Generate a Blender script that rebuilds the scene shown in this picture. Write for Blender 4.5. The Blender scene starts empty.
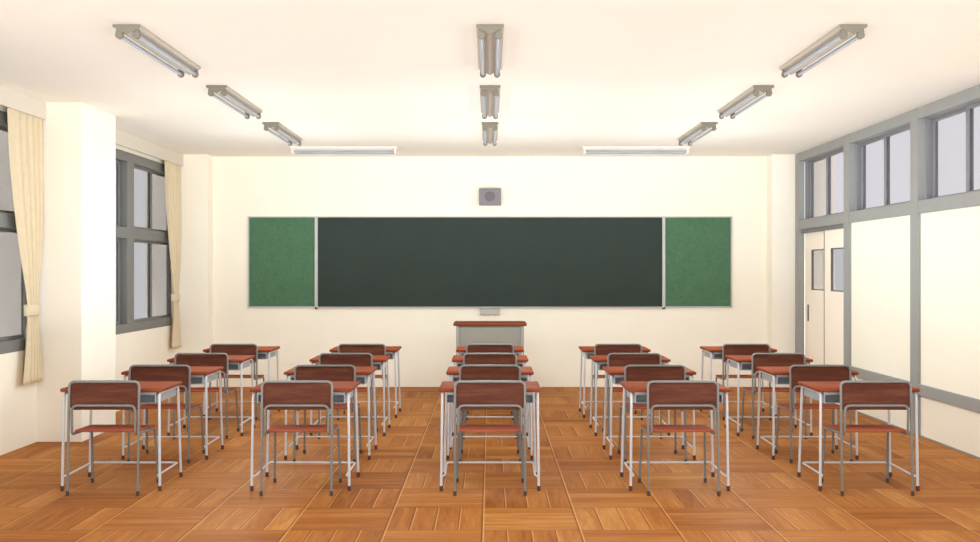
import bpy, bmesh, math, random
from mathutils import Vector, Matrix
random.seed(4)
S = bpy.context.scene
COL = S.collection

# ------------------------------------------------------------------ light levels
EXPOSURE = 0.23
WORLD = 1
HOR = 1.75
TK = math.sqrt(2.3/HOR)
DOWN = 9
STEEP = 2.2
UP = 2.6
SKY = (.88, .95, .97)
FILL_W = 24.5
LZ = 1.65
LROW = (.48, 1.08, 1.5)
LCOL = (.87, .97, 1.0)

# ------------------------------------------------------------------ helpers
def srgb(r, g, b):
    f = lambda c: (c/255/12.92) if c/255 <= 0.04045 else ((c/255+0.055)/1.055)**2.4
    return (f(r), f(g), f(b), 1.0)

def link(name, bm, mat, parent=None, smooth=False, loc=None):
    bmesh.ops.recalc_face_normals(bm, faces=bm.faces[:])
    me = bpy.data.meshes.new(name)
    bm.to_mesh(me); bm.free()
    if mat: me.materials.append(mat)
    if smooth:
        for p in me.polygons: p.use_smooth = True
        me.set_sharp_from_angle(angle=math.radians(40))
    o = bpy.data.objects.new(name, me); COL.objects.link(o)
    if parent: o.parent = parent
    if loc: o.location = loc
    return o

def add_box(bm, x0, x1, y0, y1, z0, z1, bev=0.0, seg=2):
    t = bmesh.new()
    bmesh.ops.create_cube(t, size=1.0)
    for v in t.verts:
        v.co = Vector((x0+(v.co.x+.5)*(x1-x0), y0+(v.co.y+.5)*(y1-y0), z0+(v.co.z+.5)*(z1-z0)))
    if bev > 0:
        bmesh.ops.bevel(t, geom=t.edges[:], offset=bev, segments=seg, affect='EDGES', profile=.5)
    me = bpy.data.meshes.new('tmp'); t.to_mesh(me); t.free()
    bm.from_mesh(me); bpy.data.meshes.remove(me)
    return bm

def box(*a, **k):
    return add_box(bmesh.new(), *a, **k)

def boxes(lst, bev=0.0):
    bm = bmesh.new()
    for b in lst: add_box(bm, *b, bev=bev)
    return bm

def fillet(pts, radii, n=6):
    """polyline with rounded corners"""
    pts = [Vector(p) for p in pts]
    if not isinstance(radii, (list, tuple)): radii = [radii]*len(pts)
    out = [pts[0]]
    for i in range(1, len(pts)-1):
        a, b, c = pts[i-1], pts[i], pts[i+1]
        r = radii[i]
        d1 = (a-b).normalized(); d2 = (c-b).normalized()
        ang = d1.angle(d2)
        if r <= 0 or ang > math.pi-1e-3:
            out.append(b); continue
        cut = min(r/math.tan(ang/2), (a-b).length*.49, (c-b).length*.49)
        p1, p2 = b+d1*cut, b+d2*cut
        for k in range(n+1):
            t = k/n
            out.append((1-t)**2*p1 + 2*t*(1-t)*b + t*t*p2)
    out.append(pts[-1])
    return out

def add_tube(bm, path, r, seg=12, cap=True):
    path = [Vector(p) for p in path]
    rings = []
    tang = []
    for i in range(len(path)):
        a = path[max(i-1, 0)]; b = path[min(i+1, len(path)-1)]
        tang.append((b-a).normalized())
    ref = Vector((0, 0, 1)) if abs(tang[0].z) < .9 else Vector((1, 0, 0))
    n = tang[0].cross(ref).normalized()
    for i, p in enumerate(path):
        t = tang[i]
        n = (n - t*n.dot(t)).normalized()
        b = t.cross(n)
        rr = r[i] if isinstance(r, (list, tuple)) else r
        rings.append([bm.verts.new(p + n*math.cos(2*math.pi*k/seg)*rr + b*math.sin(2*math.pi*k/seg)*rr) for k in range(seg)])
    for i in range(len(rings)-1):
        for k in range(seg):
            bm.faces.new((rings[i][k], rings[i][(k+1) % seg], rings[i+1][(k+1) % seg], rings[i+1][k]))
    if cap:
        bm.faces.new(list(reversed(rings[0]))); bm.faces.new(rings[-1])
    return bm

def tube(path, r, seg=12):
    return add_tube(bmesh.new(), path, r, seg)

def add_prism(bm, prof, axis, a0, a1):
    """closed profile (2-D) extruded along axis; axis 'x': prof=(y,z), 'y': (x,z), 'z': (x,y)"""
    def P(p, a):
        return {'x': (a, p[0], p[1]), 'y': (p[0], a, p[1]), 'z': (p[0], p[1], a)}[axis]
    A = [bm.verts.new(P(p, a0)) for p in prof]; B = [bm.verts.new(P(p, a1)) for p in prof]
    n = len(prof)
    for i in range(n):
        bm.faces.new((A[i], A[(i+1) % n], B[(i+1) % n], B[i]))
    bm.faces.new(A); bm.faces.new(list(reversed(B)))
    return bm

def rounded_rect(x0, x1, y0, y1, r, n=5):
    out = []
    for cx, cy, a0 in ((x1-r, y1-r, 0), (x0+r, y1-r, 90), (x0+r, y0+r, 180), (x1-r, y0+r, 270)):
        for k in range(n+1):
            a = math.radians(a0+90*k/n)
            out.append((cx+r*math.cos(a), cy+r*math.sin(a)))
    return out

def add_board(bm, outline, z0, z1, ch=0.004):
    """a flat board of the given xy outline with chamfered rims"""
    cx = sum(p[0] for p in outline)/len(outline); cy = sum(p[1] for p in outline)/len(outline)
    def ring(z, ins):
        vs = []
        for x, y in outline:
            d = Vector((x-cx, y-cy)); L = d.length
            sx = (abs(x-cx)-ins)/max(abs(x-cx), 1e-6); sy = (abs(y-cy)-ins)/max(abs(y-cy), 1e-6)
            vs.append(bm.verts.new((cx+(x-cx)*max(sx, 0), cy+(y-cy)*max(sy, 0), z)))
        return vs
    R = [ring(z0, ch), ring(z0+ch, 0), ring(z1-ch, 0), ring(z1, ch)]
    n = len(outline)
    for a, b in zip(R, R[1:]):
        for i in range(n):
            bm.faces.new((a[i], a[(i+1) % n], b[(i+1) % n], b[i]))
    bm.faces.new(list(reversed(R[0]))); bm.faces.new(R[-1])
    return bm

def tag(o, label, cat, group=None, kind=None):
    o['label'] = label; o['category'] = cat
    if group: o['group'] = group
    if kind: o['kind'] = kind
    return o

def empty(name, loc=(0, 0, 0)):
    o = bpy.data.objects.new(name, None); o.location = loc; o.empty_display_size = .1
    COL.objects.link(o); return o

def copy_tree(o, parent=None):
    c = o.copy(); COL.objects.link(c)
    if parent: c.parent = parent
    for ch in list(o.children): copy_tree(ch, c)
    return c

# ------------------------------------------------------------------ materials
class NT:
    def __init__(s, name):
        s.m = bpy.data.materials.new(name); s.m.use_nodes = True
        s.t = s.m.node_tree; s.t.nodes.clear()
        s.out = s.t.nodes.new('ShaderNodeOutputMaterial')
    def n(s, typ, **kw):
        nd = s.t.nodes.new(typ)
        for k, v in kw.items(): setattr(nd, k, v)
        return nd
    def set(s, sock, v):
        if isinstance(v, bpy.types.NodeSocket): s.t.links.new(v, sock)
        else: sock.default_value = v
    def math(s, op, a, b=0.0, c=0.0, clamp=False):
        nd = s.n('ShaderNodeMath', operation=op); nd.use_clamp = clamp
        s.set(nd.inputs[0], a); s.set(nd.inputs[1], b); s.set(nd.inputs[2], c)
        return nd.outputs[0]
    def mix(s, f, a, b, blend='MIX'):
        nd = s.n('ShaderNodeMix', data_type='RGBA', blend_type=blend)
        s.set(nd.inputs[0], f); s.set(nd.inputs[6], a); s.set(nd.inputs[7], b)
        return nd.outputs[2]
    def lerp(s, f, a, b):
        nd = s.n('ShaderNodeMix', data_type='FLOAT')
        s.set(nd.inputs[0], f); s.set(nd.inputs[2], a); s.set(nd.inputs[3], b)
        return nd.outputs[0]
    def vec(s, x, y, z):
        nd = s.n('ShaderNodeCombineXYZ')
        s.set(nd.inputs[0], x); s.set(nd.inputs[1], y); s.set(nd.inputs[2], z)
        return nd.outputs[0]
    def noise(s, vec, scale=5, detail=3, rough=.5):
        nd = s.n('ShaderNodeTexNoise'); s.set(nd.inputs['Vector'], vec)
        nd.inputs['Scale'].default_value = scale; nd.inputs['Detail'].default_value = detail
        nd.inputs['Roughness'].default_value = rough
        return nd.outputs[0]
    def ramp(s, f, stops):
        nd = s.n('ShaderNodeValToRGB'); s.set(nd.inputs[0], f)
        e = nd.color_ramp.elements
        while len(e) < len(stops): e.new(.5)
        for el, (p, c) in zip(e, stops): el.position = p; el.color = c
        return nd.outputs[0]
    def obj(s):
        return s.n('ShaderNodeTexCoord').outputs['Object']
    def xyz(s, v):
        nd = s.n('ShaderNodeSeparateXYZ'); s.set(nd.inputs[0], v); return nd.outputs
    def bsdf(s, col, rough=.5, metal=0.0, spec=.5, bump=None, bstr=.2, bdist=.01):
        b = s.n('ShaderNodeBsdfPrincipled')
        s.set(b.inputs['Base Color'], col); s.set(b.inputs['Roughness'], rough)
        b.inputs['Metallic'].default_value = metal
        b.inputs['Specular IOR Level'].default_value = spec
        if bump is not None:
            bp = s.n('ShaderNodeBump'); bp.inputs['Strength'].default_value = bstr; bp.inputs['Distance'].default_value = bdist
            s.set(bp.inputs['Height'], bump); s.t.links.new(bp.outputs[0], b.inputs['Normal'])
        s.t.links.new(b.outputs[0], s.out.inputs[0])
        return s.m

def paint(name, col, rough=.5, metal=0.0, spec=.3, var=.04, scale=6.0, bstr=0.0):
    t = NT(name); f = t.noise(t.obj(), scale, 3)
    dark = tuple(c*(1-var) for c in col[:3])+(1,)
    lite = tuple(min(1, c*(1+var)) for c in col[:3])+(1,)
    c = t.ramp(f, [(.3, dark), (.7, lite)])
    return t.bsdf(c, rough, metal, spec, bump=t.noise(t.obj(), 180, 2) if bstr else None, bstr=bstr, bdist=.002)

def wood(name, dark, mid, lite, rough=.7, spec=.08, axis='x'):
    t = NT(name); o = t.xyz(t.obj())
    info = t.n('ShaderNodeObjectInfo').outputs['Random']
    off = t.math('MULTIPLY', info, 37.0)
    if axis == 'x': v = t.vec(t.math('ADD', t.math('MULTIPLY', o[0], 2.2), off), t.math('MULTIPLY', o[1], 26), t.math('MULTIPLY', o[2], 26))
    else: v = t.vec(t.math('MULTIPLY', o[0], 26), t.math('MULTIPLY', o[1], 2.2), t.math('MULTIPLY', o[2], 26))
    a = t.noise(v, 1.0, 5, .6)
    b = t.noise(v, 4.5, 3, .5)
    f = t.math('ADD', t.math('MULTIPLY', a, .72), t.math('MULTIPLY', b, .28))
    c = t.ramp(f, [(.30, dark), (.5, mid), (.70, lite)])
    return t.bsdf(c, rough, 0, spec)

def glass(name, tint, gloss=.05):
    t = NT(name)
    tr = t.n('ShaderNodeBsdfTransparent'); tr.inputs[0].default_value = tint
    gl = t.n('ShaderNodeBsdfGlossy'); gl.inputs['Roughness'].default_value = .35
    gl.inputs[0].default_value = (1, 1, 1, 1)
    mx = t.n('ShaderNodeMixShader'); mx.inputs[0].default_value = gloss
    t.t.links.new(tr.outputs[0], mx.inputs[1]); t.t.links.new(gl.outputs[0], mx.inputs[2])
    t.t.links.new(mx.outputs[0], t.out.inputs[0])
    return t.m

def floor_material():
    t = NT('parquet'); o = t.xyz(t.obj()); x, y = o[0], o[1]
    TU, TV = .5635, .5415
    u = t.math('DIVIDE', t.math('ADD', x, .044), TU)
    v = t.math('DIVIDE', t.math('SUBTRACT', y, 5.670), TV)
    iu, iv = t.math('FLOOR', u), t.math('FLOOR', v)
    fu, fv = t.math('FRACT', u), t.math('FRACT', v)
    par = t.math('MULTIPLY', t.math('FRACT', t.math('MULTIPLY', t.math('ADD', iu, iv), .5)), 2.0)
    par = t.math('GREATER_THAN', par, .5)
    st = t.math('MULTIPLY', t.lerp(par, fv, fu), 4.0)
    idx = t.math('FLOOR', st); ft = t.math('FRACT', st)
    wn = t.n('ShaderNodeTexWhiteNoise', noise_dimensions='3D')
    t.set(wn.inputs[0], t.vec(iu, iv, idx))
    rnd = wn.outputs[0]
    wt = t.n('ShaderNodeTexWhiteNoise', noise_dimensions='2D')
    t.set(wt.inputs[0], t.vec(iu, iv, 0.0))
    rt = wt.outputs[0]
    gx = t.math('MULTIPLY', x, t.lerp(par, 1.3, 13.0)); gy = t.math('MULTIPLY', y, t.lerp(par, 13.0, 1.3))
    gv = t.vec(gx, gy, t.math('MULTIPLY', rnd, 30.0))
    warp = t.noise(gv, .8, 2)
    gv2 = t.vec(t.math('ADD', gx, t.math('MULTIPLY', warp, 2.5)), t.math('ADD', gy, t.math('MULTIPLY', warp, 2.5)), t.math('MULTIPLY', rnd, 30.0))
    g1 = t.noise(gv2, 1.0, 5, .55)
    g2 = t.noise(gv, 5.0, 3, .6)
    f = t.math('ADD', t.math('MULTIPLY', g1, .46), t.math('MULTIPLY', g2, .26))
    f = t.math('ADD', f, t.math('MULTIPLY', rnd, .16))
    f = t.math('ADD', f, t.math('MULTIPLY', rt, .12))
    c = t.ramp(f, [(.30, srgb(128, 71, 27)), (.45, srgb(155, 93, 38)), (.58, srgb(172, 111, 52)), (.74, srgb(193, 138, 74))])
    # joints: a dark groove with a bevel highlight painted pale beside it
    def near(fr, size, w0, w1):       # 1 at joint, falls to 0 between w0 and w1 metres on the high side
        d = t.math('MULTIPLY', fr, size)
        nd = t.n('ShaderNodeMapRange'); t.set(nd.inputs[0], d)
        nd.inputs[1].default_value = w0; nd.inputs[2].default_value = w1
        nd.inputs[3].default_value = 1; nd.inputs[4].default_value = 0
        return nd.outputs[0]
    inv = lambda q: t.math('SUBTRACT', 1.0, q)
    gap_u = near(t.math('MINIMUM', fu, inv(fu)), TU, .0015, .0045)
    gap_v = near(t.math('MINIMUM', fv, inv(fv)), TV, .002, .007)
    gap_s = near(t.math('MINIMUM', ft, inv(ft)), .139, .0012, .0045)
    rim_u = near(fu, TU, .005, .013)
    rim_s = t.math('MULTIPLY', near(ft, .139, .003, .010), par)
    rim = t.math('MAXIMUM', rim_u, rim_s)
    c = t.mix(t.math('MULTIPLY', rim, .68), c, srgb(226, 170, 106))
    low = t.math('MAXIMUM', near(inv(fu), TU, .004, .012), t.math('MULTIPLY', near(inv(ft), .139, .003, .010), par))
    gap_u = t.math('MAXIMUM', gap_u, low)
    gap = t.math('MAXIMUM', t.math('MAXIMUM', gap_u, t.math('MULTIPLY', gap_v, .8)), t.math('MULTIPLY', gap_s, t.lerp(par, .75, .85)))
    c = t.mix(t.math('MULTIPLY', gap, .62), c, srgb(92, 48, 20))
    return t.bsdf(c, .6, 0, .12)

def felt_material():
    t = NT('green_felt'); o = t.obj()
    a = t.noise(o, 38, 4, .7); b = t.noise(o, 6, 2)
    f = t.math('ADD', t.math('MULTIPLY', a, .75), t.math('MULTIPLY', b, .25))
    c = t.ramp(f, [(.3, srgb(70, 102, 77)), (.7, srgb(87, 122, 95))])
    return t.bsdf(c, .95, 0, .05)

M = {}
M['wall'] = paint('wall_plaster', srgb(243, 237, 222), .9, 0, .05, .008, 3)
M['ceil'] = paint('ceiling_plaster', srgb(244, 241, 232), .9, 0, .05, .006, 3)
M['pillar'] = paint('pillar_plaster', srgb(245, 239, 226), .9, 0, .05, .008, 3)
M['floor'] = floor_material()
M['frame_dark'] = paint('window_frame_grey', srgb(119, 119, 117), .5, 0, .25, .02)
M['frame_light'] = paint('partition_frame_grey', srgb(150, 151, 149), .55, 0, .2, .02)
M['sash_light'] = paint('transom_sash_grey', srgb(135, 134, 139), .55, 0, .2, .02)
M['track'] = paint('door_track_grey', srgb(120, 120, 120), .55, 0, .2, .02)
M['door'] = paint('door_cream', srgb(250, 240, 226), .7, 0, .15, .01)
M['trim_and_shadow'] = paint('door_trim_and_shadow_grey', srgb(105, 103, 100), .7, 0, .1)
M['glass_dark'] = glass('tinted_glass', (.475*TK, .455*TK, .46*TK, 1), .04)
M['glass_light'] = glass('transom_glass', (.545*TK, .52*TK, .53*TK, 1), .03)
M['valance'] = paint('curtain_box_cream', srgb(214, 207, 194), .8, 0, .1, .01)
M['curtain'] = paint('curtain_cloth', srgb(215, 200, 171), .95, 0, .02, .03, 20)
M['tie'] = paint('tieback_cloth', srgb(215, 200, 171), .95, 0, .02, .03, 20)
M['board'] = paint('blackboard_slate', srgb(51, 61, 56), .75, 0, .15, .05, 3)
M['felt'] = felt_material()
M['alu'] = paint('aluminium', srgb(182, 183, 180), .45, .0, .4, .03)
M['stop'] = paint('black_plastic', srgb(60, 58, 56), .6, 0, .2)
M['chalkbox'] = paint('chalk_box_grey', srgb(180, 178, 170), .6, 0, .2)
M['speaker'] = paint('speaker_lilac_grey', srgb(132, 127, 133), .7, 0, .15, .02)
M['grille'] = paint('speaker_grille_grey', srgb(112, 108, 112), .8, 0, .1, .03)
M['lamp_body'] = paint('lamp_enamel_beige', srgb(176, 167, 153), .5, 0, .3, .01)
M['lamp_white'] = paint('lamp_enamel_white', srgb(226, 222, 214), .5, 0, .3, .01)
M['holder'] = paint('lamp_holder_grey', srgb(128, 122, 110), .7, 0, .1, .01)
M['tube'] = paint('fluorescent_tube_glass', srgb(160, 168, 180), .35, 0, .3, .005)
M['desk_wood'] = wood('desk_veneer', srgb(112, 50, 28), srgb(133, 63, 36), srgb(150, 80, 47))
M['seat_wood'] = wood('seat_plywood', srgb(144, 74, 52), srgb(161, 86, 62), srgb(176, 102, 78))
M['back_wood_shaded'] = wood('backrest_plywood_shaded', srgb(79, 42, 33), srgb(95, 54, 42), srgb(114, 71, 51))  # darker than the seat: the backrest's shade is put into the wood colour
M['lectern_wood'] = wood('lectern_veneer', srgb(92, 44, 26), srgb(112, 55, 32), srgb(128, 68, 42))
M['desk_metal'] = paint('desk_tube_enamel', srgb(202, 204, 209), .28, 0, .6, .01)
M['chair_metal'] = paint('chair_tube_grey', srgb(122, 120, 116), .4, 0, .4, .01)
M['tray'] = paint('desk_tray_grey', srgb(166, 171, 176), .5, 0, .3, .02)
M['tray_in'] = paint('desk_tray_inner_grey', srgb(128, 130, 132), .6, 0, .2, .02)
M['cap_brown'] = paint('brown_rubber', srgb(92, 62, 56), .7, 0, .1)
M['cap_dark'] = paint('dark_rubber', srgb(76, 68, 64), .7, 0, .1)
M['lectern_grey'] = paint('lectern_steel', srgb(132, 127, 117), .55, 0, .2, .01)
M['lectern_edge'] = paint('lectern_edge_steel', srgb(140, 137, 131), .5, 0, .25, .01)

# ------------------------------------------------------------------ the room
H = 2.98; YB = 12.68; Y0 = 3.0; XL = -3.98; XR = 3.90; XF = 3.876
def struct(o, label, cat):
    return tag(o, label, cat, kind='structure')

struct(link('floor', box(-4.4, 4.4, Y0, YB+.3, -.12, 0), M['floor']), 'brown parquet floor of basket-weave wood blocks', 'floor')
struct(link('ceiling', box(-4.4, 4.4, Y0, YB+.3, H, H+.12), M['ceil']), 'plain cream ceiling carrying the strip lights', 'ceiling')
struct(link('wall_back', box(-3.58, 3.58, YB, YB+.15, 0, H), M['wall']), 'cream front wall carrying the blackboard', 'wall')

PIL = [(4.75, 5.53), (8.596, 9.374), (12.44, 13.2)]
struct(link('trim_1', box(-4.38, -3.58, PIL[1][0], PIL[1][1], 0, H, bev=.004), M['pillar']), 'cream square pillar between the two curtained windows', 'pillar')
struct(link('trim_2', box(-4.38, -3.58, PIL[2][0], PIL[2][1], 0, H, bev=.004), M['pillar']), 'cream corner pillar at the window side of the front wall', 'pillar')
struct(link('trim_3', box(3.58, 4.38, PIL[2][0], PIL[2][1], 0, H, bev=.004), M['pillar']), 'cream corner pillar at the door side of the front wall', 'pillar')
struct(link('trim_4', box(-4.38, -3.58, PIL[0][0], PIL[0][1], 0, H, bev=.004), M['pillar']), 'cream square pillar nearest the viewer on the window side', 'pillar')

bays = [(PIL[0][1], PIL[1][0]), (PIL[1][1], PIL[2][0])]
ZS, ZT = .823, 2.805
wl = [(XL-.16, XL, Y0, PIL[0][0], 0, H)]
for a, b in bays:
    wl += [(XL-.16, XL, a, b, 0, ZS), (XL-.16, XL, a, b, ZT, H)]
struct(link('wall_left', boxes(wl), M['wall']), 'cream window wall under and over the window frames', 'wall')

def left_window(n, a, b, label):
    w = tag(empty('window_%d' % n, (XL-.05, (a+b)/2, ZS)), label, 'window', kind='structure')
    ox, oy, oz = w.location
    def P(name, lst, mat, par=w, bev=.004):
        bm = boxes([(q[0]-ox, q[1]-ox, q[2]-oy, q[3]-oy, q[4]-oz, q[5]-oz) for q in lst], bev)
        return link(name, bm, mat, par)
    f0, f1 = XL-.12, XL+.006
    ym = (a+b)/2 - .06
    P('frame', [(f0, f1, a, b, 2.70, ZT), (f0, f1-.002, a, b, 1.856, 1.978), (f0, f1, a, b, ZS, .92),
                (f0, f1-.001, ym-.10, ym+.10, ZS, ZT), (f0, f1-.07, a, a+.03, ZS, ZT), (f0, f1-.07, b-.03, b, ZS, ZT)], M['frame_dark'])
    for (p, q) in ((a+.03, ym-.10), (ym+.10, b-.03)):
        mid = (p+q)/2
        for (z0, z1) in ((.92, 1.856), (1.978, 2.70)):
            for k, (s0, s1) in enumerate(((p, mid+.03), (mid-.03, q))):
                x1 = XL-.075 if k else XL-.055     # two sashes sliding past one another
                x0 = x1-.018
                e = .05
                s = P('sash', [(x0, x1, s0, s1, z0, z0+.03), (x0, x1, s0, s1, z1-.03, z1),
                               (x0, x1, s0, s0+e, z0+.03, z1-.03), (x0, x1, s1-e, s1, z0+.03, z1-.03)], M['frame_dark'], w, .002)
                P('pane', [(x0+.006, x0+.011, s0+e, s1-e, z0+.03, z1-.03)], M['glass_dark'], s, 0)
    return w
left_window(1, *bays[0], 'grey window at the left edge with tinted sliding panes')
left_window(2, *bays[1], 'dark grey window of sliding panes between the two pillars')

# curtain boxes over the windows
for n, (a, b) in zip((5, 6), bays):
    t = tag(empty('trim_%d' % n, (-3.94, (a+b)/2, H)),
            'cream curtain box along the ceiling over the ' + ('nearest window' if n == 5 else 'window between the pillars'), 'curtain box', kind='structure')
    L = (b-a)/2
    link('fascia', box(.03, .05, -L, L, -.154, -.001, bev=.003), M['valance'], t)
    link('curtain_rail', box(-.012, .012, -L+.02, L-.02, -.045, -.001, bev=.003), M['lamp_white'], t)

# ------------------------------------------------------------------ the corridor side
PO = [12.275, 10.575, 8.875, 7.175]; PW = .155
struct(link('wall_right', boxes([(XR, XR+.14, Y0, PO[1]+.02, 0, 2.03), (XR, XR+.14, Y0, PO[3]+.02, 2.03, H-.02)]), M['wall']), 'cream panelled corridor wall under the high windows', 'wall')
names = ['grey post in the corner beside the sliding doors', 'grey post between the sliding doors and the panelled wall', 'grey post between the panels, nearer the viewer']
for k in range(3):
    struct(link('trim_%d' % (7+k), boxes([(XF-.006, 3.94, PO[k], PO[k]+PW, 0, H-.003)], .003), M['frame_light']), names[k], 'post')
struct(link('trim_10', box(XF, 4.02, Y0, PO[0]+PW, 2.876, H-.0005, bev=.004), M['frame_light']), 'grey head beam along the ceiling over the high windows', 'beam')
struct(link('trim_11', box(XF, 4.02, Y0, PO[0]+PW, 2.02, 2.138, bev=.004), M['frame_light']), 'grey rail under the high windows over the doors', 'rail')
struct(link('trim_12', box(XF, XR+.02, Y0, PO[1]+.01, .375, .476, bev=.003), M['frame_light']), 'low grey rail along the cream corridor wall', 'rail')
struct(link('baseboard_right', box(XR-.008, XR+.01, Y0, PO[1], 0, .016, bev=.002), M['frame_light']), 'thin grey strip along the foot of the corridor wall', 'baseboard')

def transom(n, ya, yb, label):
    w = tag(empty('window_%d' % n, (3.99, (ya+yb)/2, 2.138)), label, 'window', kind='structure')
    ox, oy, oz = w.location
    def P(name, lst, mat, par=w, bev=.003):
        return link(name, boxes([(q[0]-ox, q[1]-ox, q[2]-oy, q[3]-oy, q[4]-oz, q[5]-oz) for q in lst], bev), mat, par)
    z0, z1 = 2.138, 2.876
    P('frame', [(3.945, 4.05, yb-.022, yb, z0, z1), (3.945, 4.05, ya, ya+.022, z0, z1), (3.965, 4.05, ya, yb, z0, z0+.008), (3.965, 4.05, ya, yb, z1-.012, z1)], M['sash_light'])
    mid = (ya+yb)/2 + .05
    for k, (s0, s1) in enumerate(((ya+.022, mid+.026), (mid-.026, yb-.022))):
        x0 = 3.97 + .022*k; e = .05
        s = P('sash', [(x0, x0+.02, s0, s1, z0+.008, z0+.026), (x0, x0+.02, s0, s1, z1-.034, z1-.012),
                       (x0, x0+.02, s0, s0+e, z0+.026, z1-.034), (x0, x0+.02, s1-e, s1, z0+.026, z1-.034)], M['sash_light'], w, .002)
        P('pane', [(x0+.008, x0+.012, s0+e, s1-e, z0+.026, z1-.034)], M['glass_light'], s, 0)
transom(3, PO[1]+PW, PO[0], 'high grey window over the sliding doors')
transom(4, PO[2]+PW, PO[1], 'high grey window over the panel right beside the doors')
transom(5, PO[3]+PW, PO[2], 'high grey window at the right edge of the picture')

def door(n, ya, yb, x0, label, first):
    w = tag(empty('door_%d' % n, (x0+.0125, (ya+yb)/2, 0.004)), label, 'door', kind='structure')
    ox, oy, oz = w.location
    pa, pb = ya+.235 if not first else yb-.235-.45, (yb-.235 if first else yb-.2)
    if not first: pa = pb-.45
    def P(name, lst, mat, bev=.002):
        return link(name, boxes([(q[0]-ox, q[1]-ox, q[2]-oy, q[3]-oy, q[4]-oz, q[5]-oz) for q in lst], bev), mat, w)
    Z0, Z1, PZ0, PZ1 = .004, 2.0, 1.268, 1.762
    P('leaf', [(x0, x0+.026, ya, pa, Z0, Z1), (x0, x0+.026, pb, yb, Z0, Z1), (x0, x0+.026, pa, pb, Z0, PZ0), (x0, x0+.026, pa, pb, PZ1, Z1)], M['door'], 0)
    P('bead', [(x0+.003, x0+.024, pb-.022, pb, PZ0, PZ1), (x0+.003, x0+.024, pa, pa+.012, PZ0, PZ1), (x0+.003, x0+.024, pa, pb, PZ1-.014, PZ1), (x0+.003, x0+.024, pa, pb, PZ0, PZ0+.012)], M['trim_and_shadow'], 0)
    P('pane', [(x0+.018, x0+.022, pa, pb, PZ0, PZ1)], M['glass_dark'], 0)
    if first:
        P('handle', [(x0-.004, x0+.004, 12.12, 12.17, .88, 1.085)], M['trim_and_shadow'], .0015)
    else:
        P('gap_shadow_strip', [(x0-.001, x0+.027, yb, yb+.022, Z0, Z1)], M['trim_and_shadow'], 0)  # dark strip standing in for the shadow in the gap between the leaves
door(1, 11.36, PO[0], 3.945, 'cream sliding door with narrow pull beside the corner post', True)
door(2, PO[1]+.01, 11.46, 3.912, 'cream sliding door half hidden behind the grey post', False)
struct(link('trim_13', box(3.90, 4.0, PO[1]+PW, PO[0], 1.972, 2.022), M['track']), 'dark track over the sliding doors', 'door track')

# ------------------------------------------------------------------ front wall: boards, speaker, chalk box
def wx(px, Y): return (px-490)*Y/980
def wz(py, Y): return 1.5-(py-271)*Y/980
YF = YB-.03
bx0, bx1 = wx(316.2, YF), wx(663.8, YF)
zt, zb = wz(216.5, YF), wz(307.6, YF)
bb = tag(empty('blackboard', (0, YB, zb)), 'long dark green-black blackboard in the middle of the front wall', 'blackboard')
def BP(name, lst, mat, root, bev=.002):
    ox, oy, oz = root.location
    return link(name, boxes([(q[0]-ox, q[1]-ox, q[2]-oy, q[3]-oy, q[4]-oz, q[5]-oz) for q in lst], bev), mat, root)
BP('writing_surface', [(bx0, bx1, YB-.02, YB-.001, zb+.01, zt-.005)], M['board'], bb, 0)
BP('top_rail', [(bx0, bx1, YB-.032, YB-.001, zt-.012, zt)], M['alu'], bb)
BP('chalk_ledge', [(bx0, bx1, YB-.055, YB-.001, zb, zb+.012)], M['alu'], bb)
for s in (bx0, bx1):
    p = BP('side_rail', [(s-.02, s+.02, YB-.04, YB-.001, zb, zt)], M['alu'], bb, .004)
    q = boxes([(s-.016, s+.016, YB-.046, YB-.001, zb-.02, zb+.008)], .002)
    bmesh.ops.translate(q, verts=q.verts[:], vec=(-bb.location.x, -bb.location.y, -bb.location.z))
    link('rail_end_cap', q, M['stop'], p)
for s, lab in ((-1, 'green felt notice board on the window side of the blackboard'), (1, 'green felt notice board on the door side of the blackboard')):
    e0 = wx(247.7, YF); e1 = bx0-.021
    xa, xb = (e0, e1) if s < 0 else (-e1, -e0)
    nb = tag(empty('notice_board', ((xa+xb)/2, YB, zb)), lab, 'notice board', 'green notice boards on the front wall')
    BP('felt_panel', [(xa+.008, xb, YB-.018, YB-.001, zb+.01, zt-.008)], M['felt'], nb, 0) if s < 0 else BP('felt_panel', [(xa, xb-.008, YB-.018, YB-.001, zb+.01, zt-.008)], M['felt'], nb, 0)
    o = xa if s < 0 else xb-.018
    BP('frame', [(xa, xb, YB-.03, YB-.001, zt-.013, zt), (xa, xb, YB-.03, YB-.001, zb, zb+.016), (o, o+.018, YB-.03, YB-.001, zb, zt)], M['alu'], nb)

YS = YB-.12
sp = tag(empty('wall_speaker', (0, YB, wz(205, YS))), 'grey box loudspeaker on the wall above the blackboard', 'speaker')
sh = wz(188.4, YS)-wz(205, YS); sw = wx(501, YS)
link('cabinet', box(-sw, sw, -.12, -.001, 0, sh, bev=.004), M['speaker'], sp)
bm = bmesh.new(); R = 5.15*YS/980
prof = [(.0, -.126), (R*.5, -.1265), (R*.92, -.125), (R, -.119)]
rings = []
for r, yy in prof[1:]:
    rings.append([bm.verts.new((r*math.cos(2*math.pi*k/32), yy, sh*.52+r*math.sin(2*math.pi*k/32))) for k in range(32)])
c = bm.verts.new((0, prof[0][1], sh*.52))
for k in range(32):
    bm.faces.new((c, rings[0][k], rings[0][(k+1) % 32]))
    for a, b in zip(rings, rings[1:]):
        bm.faces.new((a[k], b[k], b[(k+1) % 32], a[(k+1) % 32]))
link('grille', bm, M['grille'], sp, smooth=True)

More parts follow.
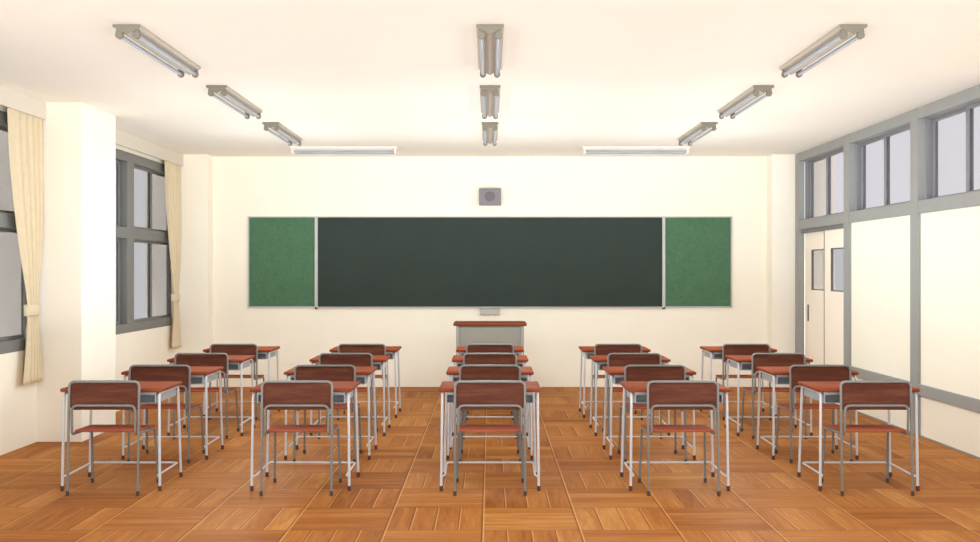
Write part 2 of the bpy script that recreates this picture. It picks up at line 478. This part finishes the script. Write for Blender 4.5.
YC = YB-.05
cb = tag(empty('chalk_box', (0, YB, wz(314.7, YC))), 'small light grey chalk box hanging under the blackboard', 'chalk box')
cw = wx(500.3, YC); chh = wz(308.6, YC)-wz(314.7, YC)
link('drawer', box(-cw+.004, cw-.004, -.049, .003, .0, chh-.012, bev=.002), M['chalkbox'], cb)
link('casing', boxes([(-cw, cw, -.05, .003, chh-.012, chh)], .002), M['chalkbox'], cb)
link('drawer_pull', boxes([(-.025, .025, -.053, -.048, chh*.4, chh*.4+.006)], .0015), M['alu'], cb)

# ------------------------------------------------------------------ teacher's lectern
lt = tag(empty('lectern', (0, 11.02, 0)), "grey teacher's desk with red-brown wooden top before the blackboard", 'teacher desk')
link('top', add_board(bmesh.new(), rounded_rect(-.413, .413, 0, .47, .012), .882, .913, .005), M['lectern_wood'], lt, True)
link('front_panel', box(-.345, .345, .022, .035, .05, .882, bev=.002), M['lectern_grey'], lt)
for s in (-1, 1):
    link('side_panel', boxes([(min(s*.346, s*.381), max(s*.346, s*.381), .014, .45, .02, .882)], .003), M['lectern_edge'], lt)
link('plinth', boxes([(-.37, .37, .03, .43, 0, .05)], .003), M['lectern_grey'], lt)
link('shelf', box(-.345, .345, .04, .44, .45, .468), M['lectern_grey'], lt)

# ------------------------------------------------------------------ pupils' desks and chairs
def ring_cap(p0, p1, r):
    return tube([p0, p1], r, 14)

def make_desk():
    root = empty('school_desk')
    link('desktop', add_board(bmesh.new(), rounded_rect(-.349, .349, -.009, .451, .014), .674, .697, .005), M['desk_wood'], root, True)
    for s in (-1, 1):
        for yb, yt, xt in ((0.0, .012, .3255), (.458, .447, .3145)):
            d = 1 if yb < .2 else -1
            path = fillet([(s*.333, yb, .006), (s*xt, yt, .664), (s*.320, .2295, .664)], [0, .035, 0], 7)
            lg = link('leg', tube(path, .0093), M['desk_metal'], root, True)
            a = Vector(path[0]); b = Vector(path[1]); dr = (b-a).normalized()
            link('foot_cap', tube([(a.x, a.y, 0), a+dr*.028], .0122, 14), M['cap_brown'], lg, True)
    # sheet metal book tray, open towards the pupil
    t = .0035; x = .301; y0, y1 = .018, .440; z0, z1 = .596, .6735
    link('book_tray', boxes([(-x, x, y0, y1, z0, z0+t), (-x, -x+t, y0, y1, z0+t, z1), (x-t, x, y0, y1, z0+t, z1),
                             (-x+t, x-t, y1-t, y1, z0+t, z1), (-x+t, x-t, y0, y0+t, .652, z1),
                             (-x+t, -x+.008, y0, y0+t, z0+t, .652), (x-.008, x-t, y0, y0+t, z0+t, .652)]), M['tray'], root)
    link('tray_shade_panel', box(-x+t, x-t, .075, .078, z0+t, .672), M['tray_in'], root)  # added panel, its darker grey standing in for the shaded tray interior
    # bent foot rail joining the legs low down
    p = [(-.326, .004, .098), (-.309, .03, .100), (-.315, .444, .106), (.315, .444, .106), (.309, .03, .100), (.326, .004, .098)]
    link('foot_rail', tube(fillet(p, [0, .03, .03, .03, .03, 0], 6), .0072, 10), M['desk_metal'], root, True)
    return root

def make_chair():
    root = empty('school_chair')
    lean = lambda z: .031*z/.766
    rt = .0086
    for s in (-1, 1):
        p0 = Vector((s*.2345, 0, .006)); p1 = Vector((s*.2345, lean(.40), .40))
        lg = link('leg', tube([p0, p1], rt), M['chair_metal'], root, True)
        link('foot_cap', tube([(p0.x, 0, 0), p0+(p1-p0).normalized()*.025], .0112, 14), M['cap_dark'], lg, True)
        q0 = Vector((s*.233, .410, .006)); q1 = Vector((s*.222, .372, .3945))
        path = fillet([q0, q1, (s*.222, .30, .3965)], [0, .03, 0], 6)
        lg = link('leg', tube(path, rt), M['chair_metal'], root, True)
        link('foot_cap', tube([(q0.x, q0.y, 0), q0+(q1-q0).normalized()*.025], .0112, 14), M['cap_dark'], lg, True)
    zt = .7575
    path = fillet([(-.2345, lean(.40), .40), (-.2345, lean(zt), zt), (.2345, lean(zt), zt), (.2345, lean(.40), .40)], [0, .04, .04, 0], 8)
    link('back_frame', tube(path, rt), M['chair_metal'], root, True)
    zi = .599
    path = fillet([(-.222, .30, .3965), (-.212, .020, .4065), (-.212, lean(zi)-.010, zi), (.212, lean(zi)-.010, zi), (.212, .020, .4065), (.222, .30, .3965)],
                  [0, .028, .04, .04, .028, 0], 8)
    link('seat_frame', tube(path, rt), M['chair_metal'], root, True)
    # seat board
    out = [(-.214, .056), (.214, .056), (.232, .37), (-.232, .37)]
    pts = []
    V = [Vector((a, b, 0)) for a, b in out]
    for i in range(4):
        seg = fillet([(V[i-1]+V[i])/2, V[i], (V[i]+V[(i+1) % 4])/2], [0, .013, 0], 5)
        pts += [(p.x, p.y) for p in seg[1:-1]]
    bm = add_board(bmesh.new(), pts, 0, .014, .004)
    for v in bm.verts: v.co.z += .4145 - (v.co.y-.056)*.036
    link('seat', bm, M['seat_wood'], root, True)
    # backrest: bent plywood, rounded corners, curved in plan
    bm = bmesh.new()
    o2 = rounded_rect(-.231, .231, .567, .7635, .03, 6)
    NX = 18
    def yy(x, z): return lean(z) + .0145 + .014*(1-(x/.231)**2)
    rows = []
    for i in range(NX+1):
        x = -.231+.462*i/NX
        dx = max(0, abs(x)-(.231-.03)); ins = .03-math.sqrt(max(0, .03**2-dx**2))
        colv = []
        for j in range(7):
            z = (.567+ins*.6)+((.7635-ins)-(.567+ins*.6))*j/6
            colv.append((x, z))
        rows.append(colv)
    F = [[bm.verts.new((x, yy(x, z)-.0055, z)) for x, z in c] for c in rows]
    B = [[bm.verts.new((x, yy(x, z)+.0055, z)) for x, z in c] for c in rows]
    for i in range(NX):
        for j in range(6):
            bm.faces.new((F[i][j], F[i+1][j], F[i+1][j+1], F[i][j+1]))
            bm.faces.new((B[i][j], B[i][j+1], B[i+1][j+1], B[i+1][j]))
        bm.faces.new((F[i][0], B[i][0], B[i+1][0], F[i+1][0])); bm.faces.new((F[i][6], F[i+1][6], B[i+1][6], B[i][6]))
    for i in (0, NX):
        for j in range(6):
            bm.faces.new((F[i][j], F[i][j+1], B[i][j+1], B[i][j]))
    link('backrest', bm, M['back_wood_shaded'], root, True)
    return root

rows_ = ['row nearest the viewer', 'second nearest row', 'third nearest row', 'row nearest the blackboard']
cols_ = ['beside the windows', 'second column from the windows', 'middle column', 'second column from the doors', 'beside the doors']
desk0, chair0 = make_desk(), make_chair()
for r in range(4):
    for c in range(5):
        d = desk0 if (r, c) == (0, 0) else copy_tree(desk0)
        h = chair0 if (r, c) == (0, 0) else copy_tree(chair0)
        X = (c-2)*1.2933
        d.location = (X, 6.689+1.107*r, 0); h.location = (X, 6.542+1.107*r, 0)
        tag(d, 'pale-legged school desk, %s, %s' % (rows_[r], cols_[c]), 'desk', "pupils' desks in rows")
        tag(h, 'grey-framed school chair, %s, %s' % (rows_[r], cols_[c]), 'chair', "pupils' chairs at the desks")

# ------------------------------------------------------------------ strip lights
LL = 1.22
def make_lamp(body, white=False):
    LL = 1.27 if white else 1.22
    root = empty('ceiling_light' if not white else 'blackboard_light')
    bm = bmesh.new()
    add_prism(bm, [(-.0825, -.0005), (.0825, -.0005), (.0825, -.016), (0, -.060), (-.0825, -.016)], 'y', 0, LL)
    link('reflector', bm, body, root)
    for y in (-.003, LL):
        e = bmesh.new()
        add_prism(e, [(-.083, -.0005), (.083, -.0005), (.083, -.0165), (0, -.061), (-.083, -.0165)], 'y', y, y+.003)
        link('end_plate', e, M['holder'] if not white else body, root)  # beige lamps: end face darkened in colour to offset the frontal light
    zc = -.061
    for s in (-1, 1):
        for y in (.012, LL-.034):
            bm = tube([(s*.0514, y, zc), (s*.0514, y+.022, zc)], .0225, 20)
            a = math.radians(62)
            add_prism(bm, [(s*.0514-.021, zc), (s*.0514+.021, zc), (s*.0514+.017, -.026), (s*.0514-.017, -.026)], 'y', y+.001, y+.021)
            link('lamp_holder', bm, M['holder'] if not white else body, root, True)
        link('tube', tube([(s*.0514, .034, zc), (s*.0514, LL-.034, zc)], .0125, 16), M['tube'], root, True)
    return root
lamp_rows = ['nearest the viewer', 'middle of its line', 'nearest the blackboard']
lamp_cols = ['over the window side', 'over the middle of the room', 'over the door side']
lamp0 = make_lamp(M['lamp_body'])
lampspots = []
for c in range(3):
    for r in range(3):
        o = lamp0 if (r, c) == (0, 0) else copy_tree(lamp0)
        o.location = ((c-1)*2.18, 5.878+1.932*r, H)
        lampspots.append(o.location.copy())
        tag(o, 'beige twin-tube ceiling light %s, %s' % (lamp_cols[c], lamp_rows[r]), 'ceiling light', 'twin-tube ceiling lights')
bl0 = make_lamp(M['lamp_white'], True)
boardspots = []
for k, s in enumerate((-1, 1)):
    o = bl0 if k == 0 else copy_tree(bl0)
    o.rotation_euler = (0, 0, math.radians(-90))
    o.location = (s*1.742-1.27/2, 11.74, H)
    boardspots.append(Vector((s*1.742, 11.74, H)))
    tag(o, 'white twin-tube light along the front wall, ' + ('window side' if s < 0 else 'door side'), 'board light', 'white lights over the blackboard')

# ------------------------------------------------------------------ curtains
def make_curtain(Yp, label):
    root = tag(empty('curtain', (-3.935, Yp, .54)), label, 'curtain', 'tied cream curtains at the windows')
    z_top, z_bot = 2.93, .54
    # (z, far edge, near edge, fold depth) relative to the pillar face
    key = [(2.93, -.020, -.655, .024), (2.45, -.018, -.62, .026), (2.0, -.020, -.53, .028), (1.6, -.040, -.42, .026), (1.36, -.075, -.335, .022),
           (1.21, -.092, -.290, .016), (1.12, -.092, -.288, .016), (1.0, -.088, -.305, .024), (.80, -.062, -.330, .030), (.54, -.030, -.385, .034)]
    def at(z):
        for (a, b) in zip(key, key[1:]):
            if b[0] <= z <= a[0]:
                t = (a[0]-z)/(a[0]-b[0]); t2 = t
                return [a[i]+(b[i]-a[i])*t2 for i in range(1, 4)]
        return list(key[-1][1:])
    NU, NV = 170, 64
    bm = bmesh.new(); G = []
    for j in range(NV+1):
        z = z_top+(z_bot-z_top)*j/NV
        # smooth the edges a little over height
        e = [0, 0, 0]; 
        for dz in (-.12, -.06, 0, .06, .12):
            q = at(min(z_top, max(z_bot, z+dz)))
            e = [p+qq/5 for p, qq in zip(e, q)]
        row = []
        for i in range(NU+1):
            u = i/NU                       # 0 = near edge (leading flap), 1 = by the pillar
            y = e[1]+(e[0]-e[1])*u
            flap = min(1, max(0, (u-.16)/.12)); flap = flap*flap*(3-2*flap)
            ph = math.pi*(5.6*u**1.08 + .10*math.sin(z*2.3) + .12*math.sin(7*u))
            pleat = abs(math.sin(ph))**.5                    # rounded pleats with narrow creases between them
            x = e[2]*flap*(2.5*pleat-1.55) + .020*(1-flap)
            row.append(bm.verts.new((x, y, z-z_bot)))
        G.append(row)
    for j in range(NV):
        for i in range(NU):
            bm.faces.new((G[j][i], G[j][i+1], G[j+1][i+1], G[j+1][i]))
    o = link('cloth', bm, M['curtain'], root, True)
    o.data.set_sharp_from_angle(angle=math.radians(180))
    so = o.modifiers.new('thickness', 'SOLIDIFY'); so.thickness = .003; so.offset = 0
    # tie-back band
    bm = bmesh.new(); N = 40; P = []
    for (zz, off) in ((1.118, 0), (1.125, .004), (1.205, .004), (1.212, 0)):
        P.append([bm.verts.new((.004+(.033+off)*math.cos(2*math.pi*k/N), -.190+(.108+off)*math.sin(2*math.pi*k/N), zz-z_bot)) for k in range(N)])
    for a, b in zip(P, P[1:]):
        for k in range(N): bm.faces.new((a[k], a[(k+1) % N], b[(k+1) % N], b[k]))
    tb = link('tieback', bm, M['tie'], root, True)
    so = tb.modifiers.new('thickness', 'SOLIDIFY'); so.thickness = .004; so.offset = 1
    return root
make_curtain(PIL[1][0], 'cream curtain tied back beside the pillar between the windows')
make_curtain(PIL[2][0], 'cream curtain tied back beside the corner pillar')

# ------------------------------------------------------------------ light
w = bpy.data.worlds.new('daylight'); S.world = w; w.use_nodes = True
wt = w.node_tree; bg = wt.nodes['Background']
tc = wt.nodes.new('ShaderNodeTexCoord'); sx = wt.nodes.new('ShaderNodeSeparateXYZ')
wt.links.new(tc.outputs['Generated'], sx.inputs[0])
cv = wt.nodes.new('ShaderNodeValToRGB')            # bright band added just below the horizon as fill light, dimmer elsewhere
mr = wt.nodes.new('ShaderNodeMapRange'); mr.inputs[1].default_value = -1; mr.inputs[2].default_value = 1
wt.links.new(sx.outputs[2], mr.inputs[0]); wt.links.new(mr.outputs[0], cv.inputs[0])
el = cv.color_ramp.elements
el.new(.5); el.new(.5); el.new(.5); el.new(.5)
for e_, (p_, v_) in zip(el, ((.355, STEEP), (.40, DOWN), (.45, DOWN), (.47, HOR), (.575, HOR), (.64, UP))):
    k_ = SKY
    e_.position = p_; e_.color = (v_/10*k_[0], v_/10*k_[1], v_/10*k_[2], 1)
wt.links.new(cv.outputs[0], bg.inputs[0]); bg.inputs[1].default_value = 10*WORLD

def fill_light(loc, power, radius=.22):
    """unseen fill light floating under a ceiling fixture, shining all ways alike"""
    d = bpy.data.lights.new('fill_light', 'POINT'); d.energy = power; d.color = LCOL; d.shadow_soft_size = radius
    o = bpy.data.objects.new('fill_light', d); o.location = loc; COL.objects.link(o)
    o.visible_camera = False
    return o
for p in lampspots:  # fill lights added in mid-air, well below the fixtures
    k_ = LROW[0] if p.y < 7 else LROW[1] if p.y < 9 else LROW[2]
    fill_light((p.x, p.y+LL/2, LZ), FILL_W*k_)

# ------------------------------------------------------------------ camera
cd = bpy.data.cameras.new('camera'); cd.sensor_fit = 'HORIZONTAL'; cd.sensor_width = 36; cd.lens = 36
cd.clip_start = .05
co = bpy.data.objects.new('camera', cd); co.location = (0, 0, 1.5); co.rotation_euler = (math.radians(90), 0, 0)
COL.objects.link(co); S.camera = co
S.view_settings.view_transform = 'Standard'
try: S.view_settings.look = 'None'
except Exception: pass
S.view_settings.exposure = EXPOSURE; S.view_settings.gamma = 1; S.view_settings.use_curve_mapping = False
S.cycles.max_bounces = 16; S.cycles.diffuse_bounces = 10; S.cycles.transparent_max_bounces = 16
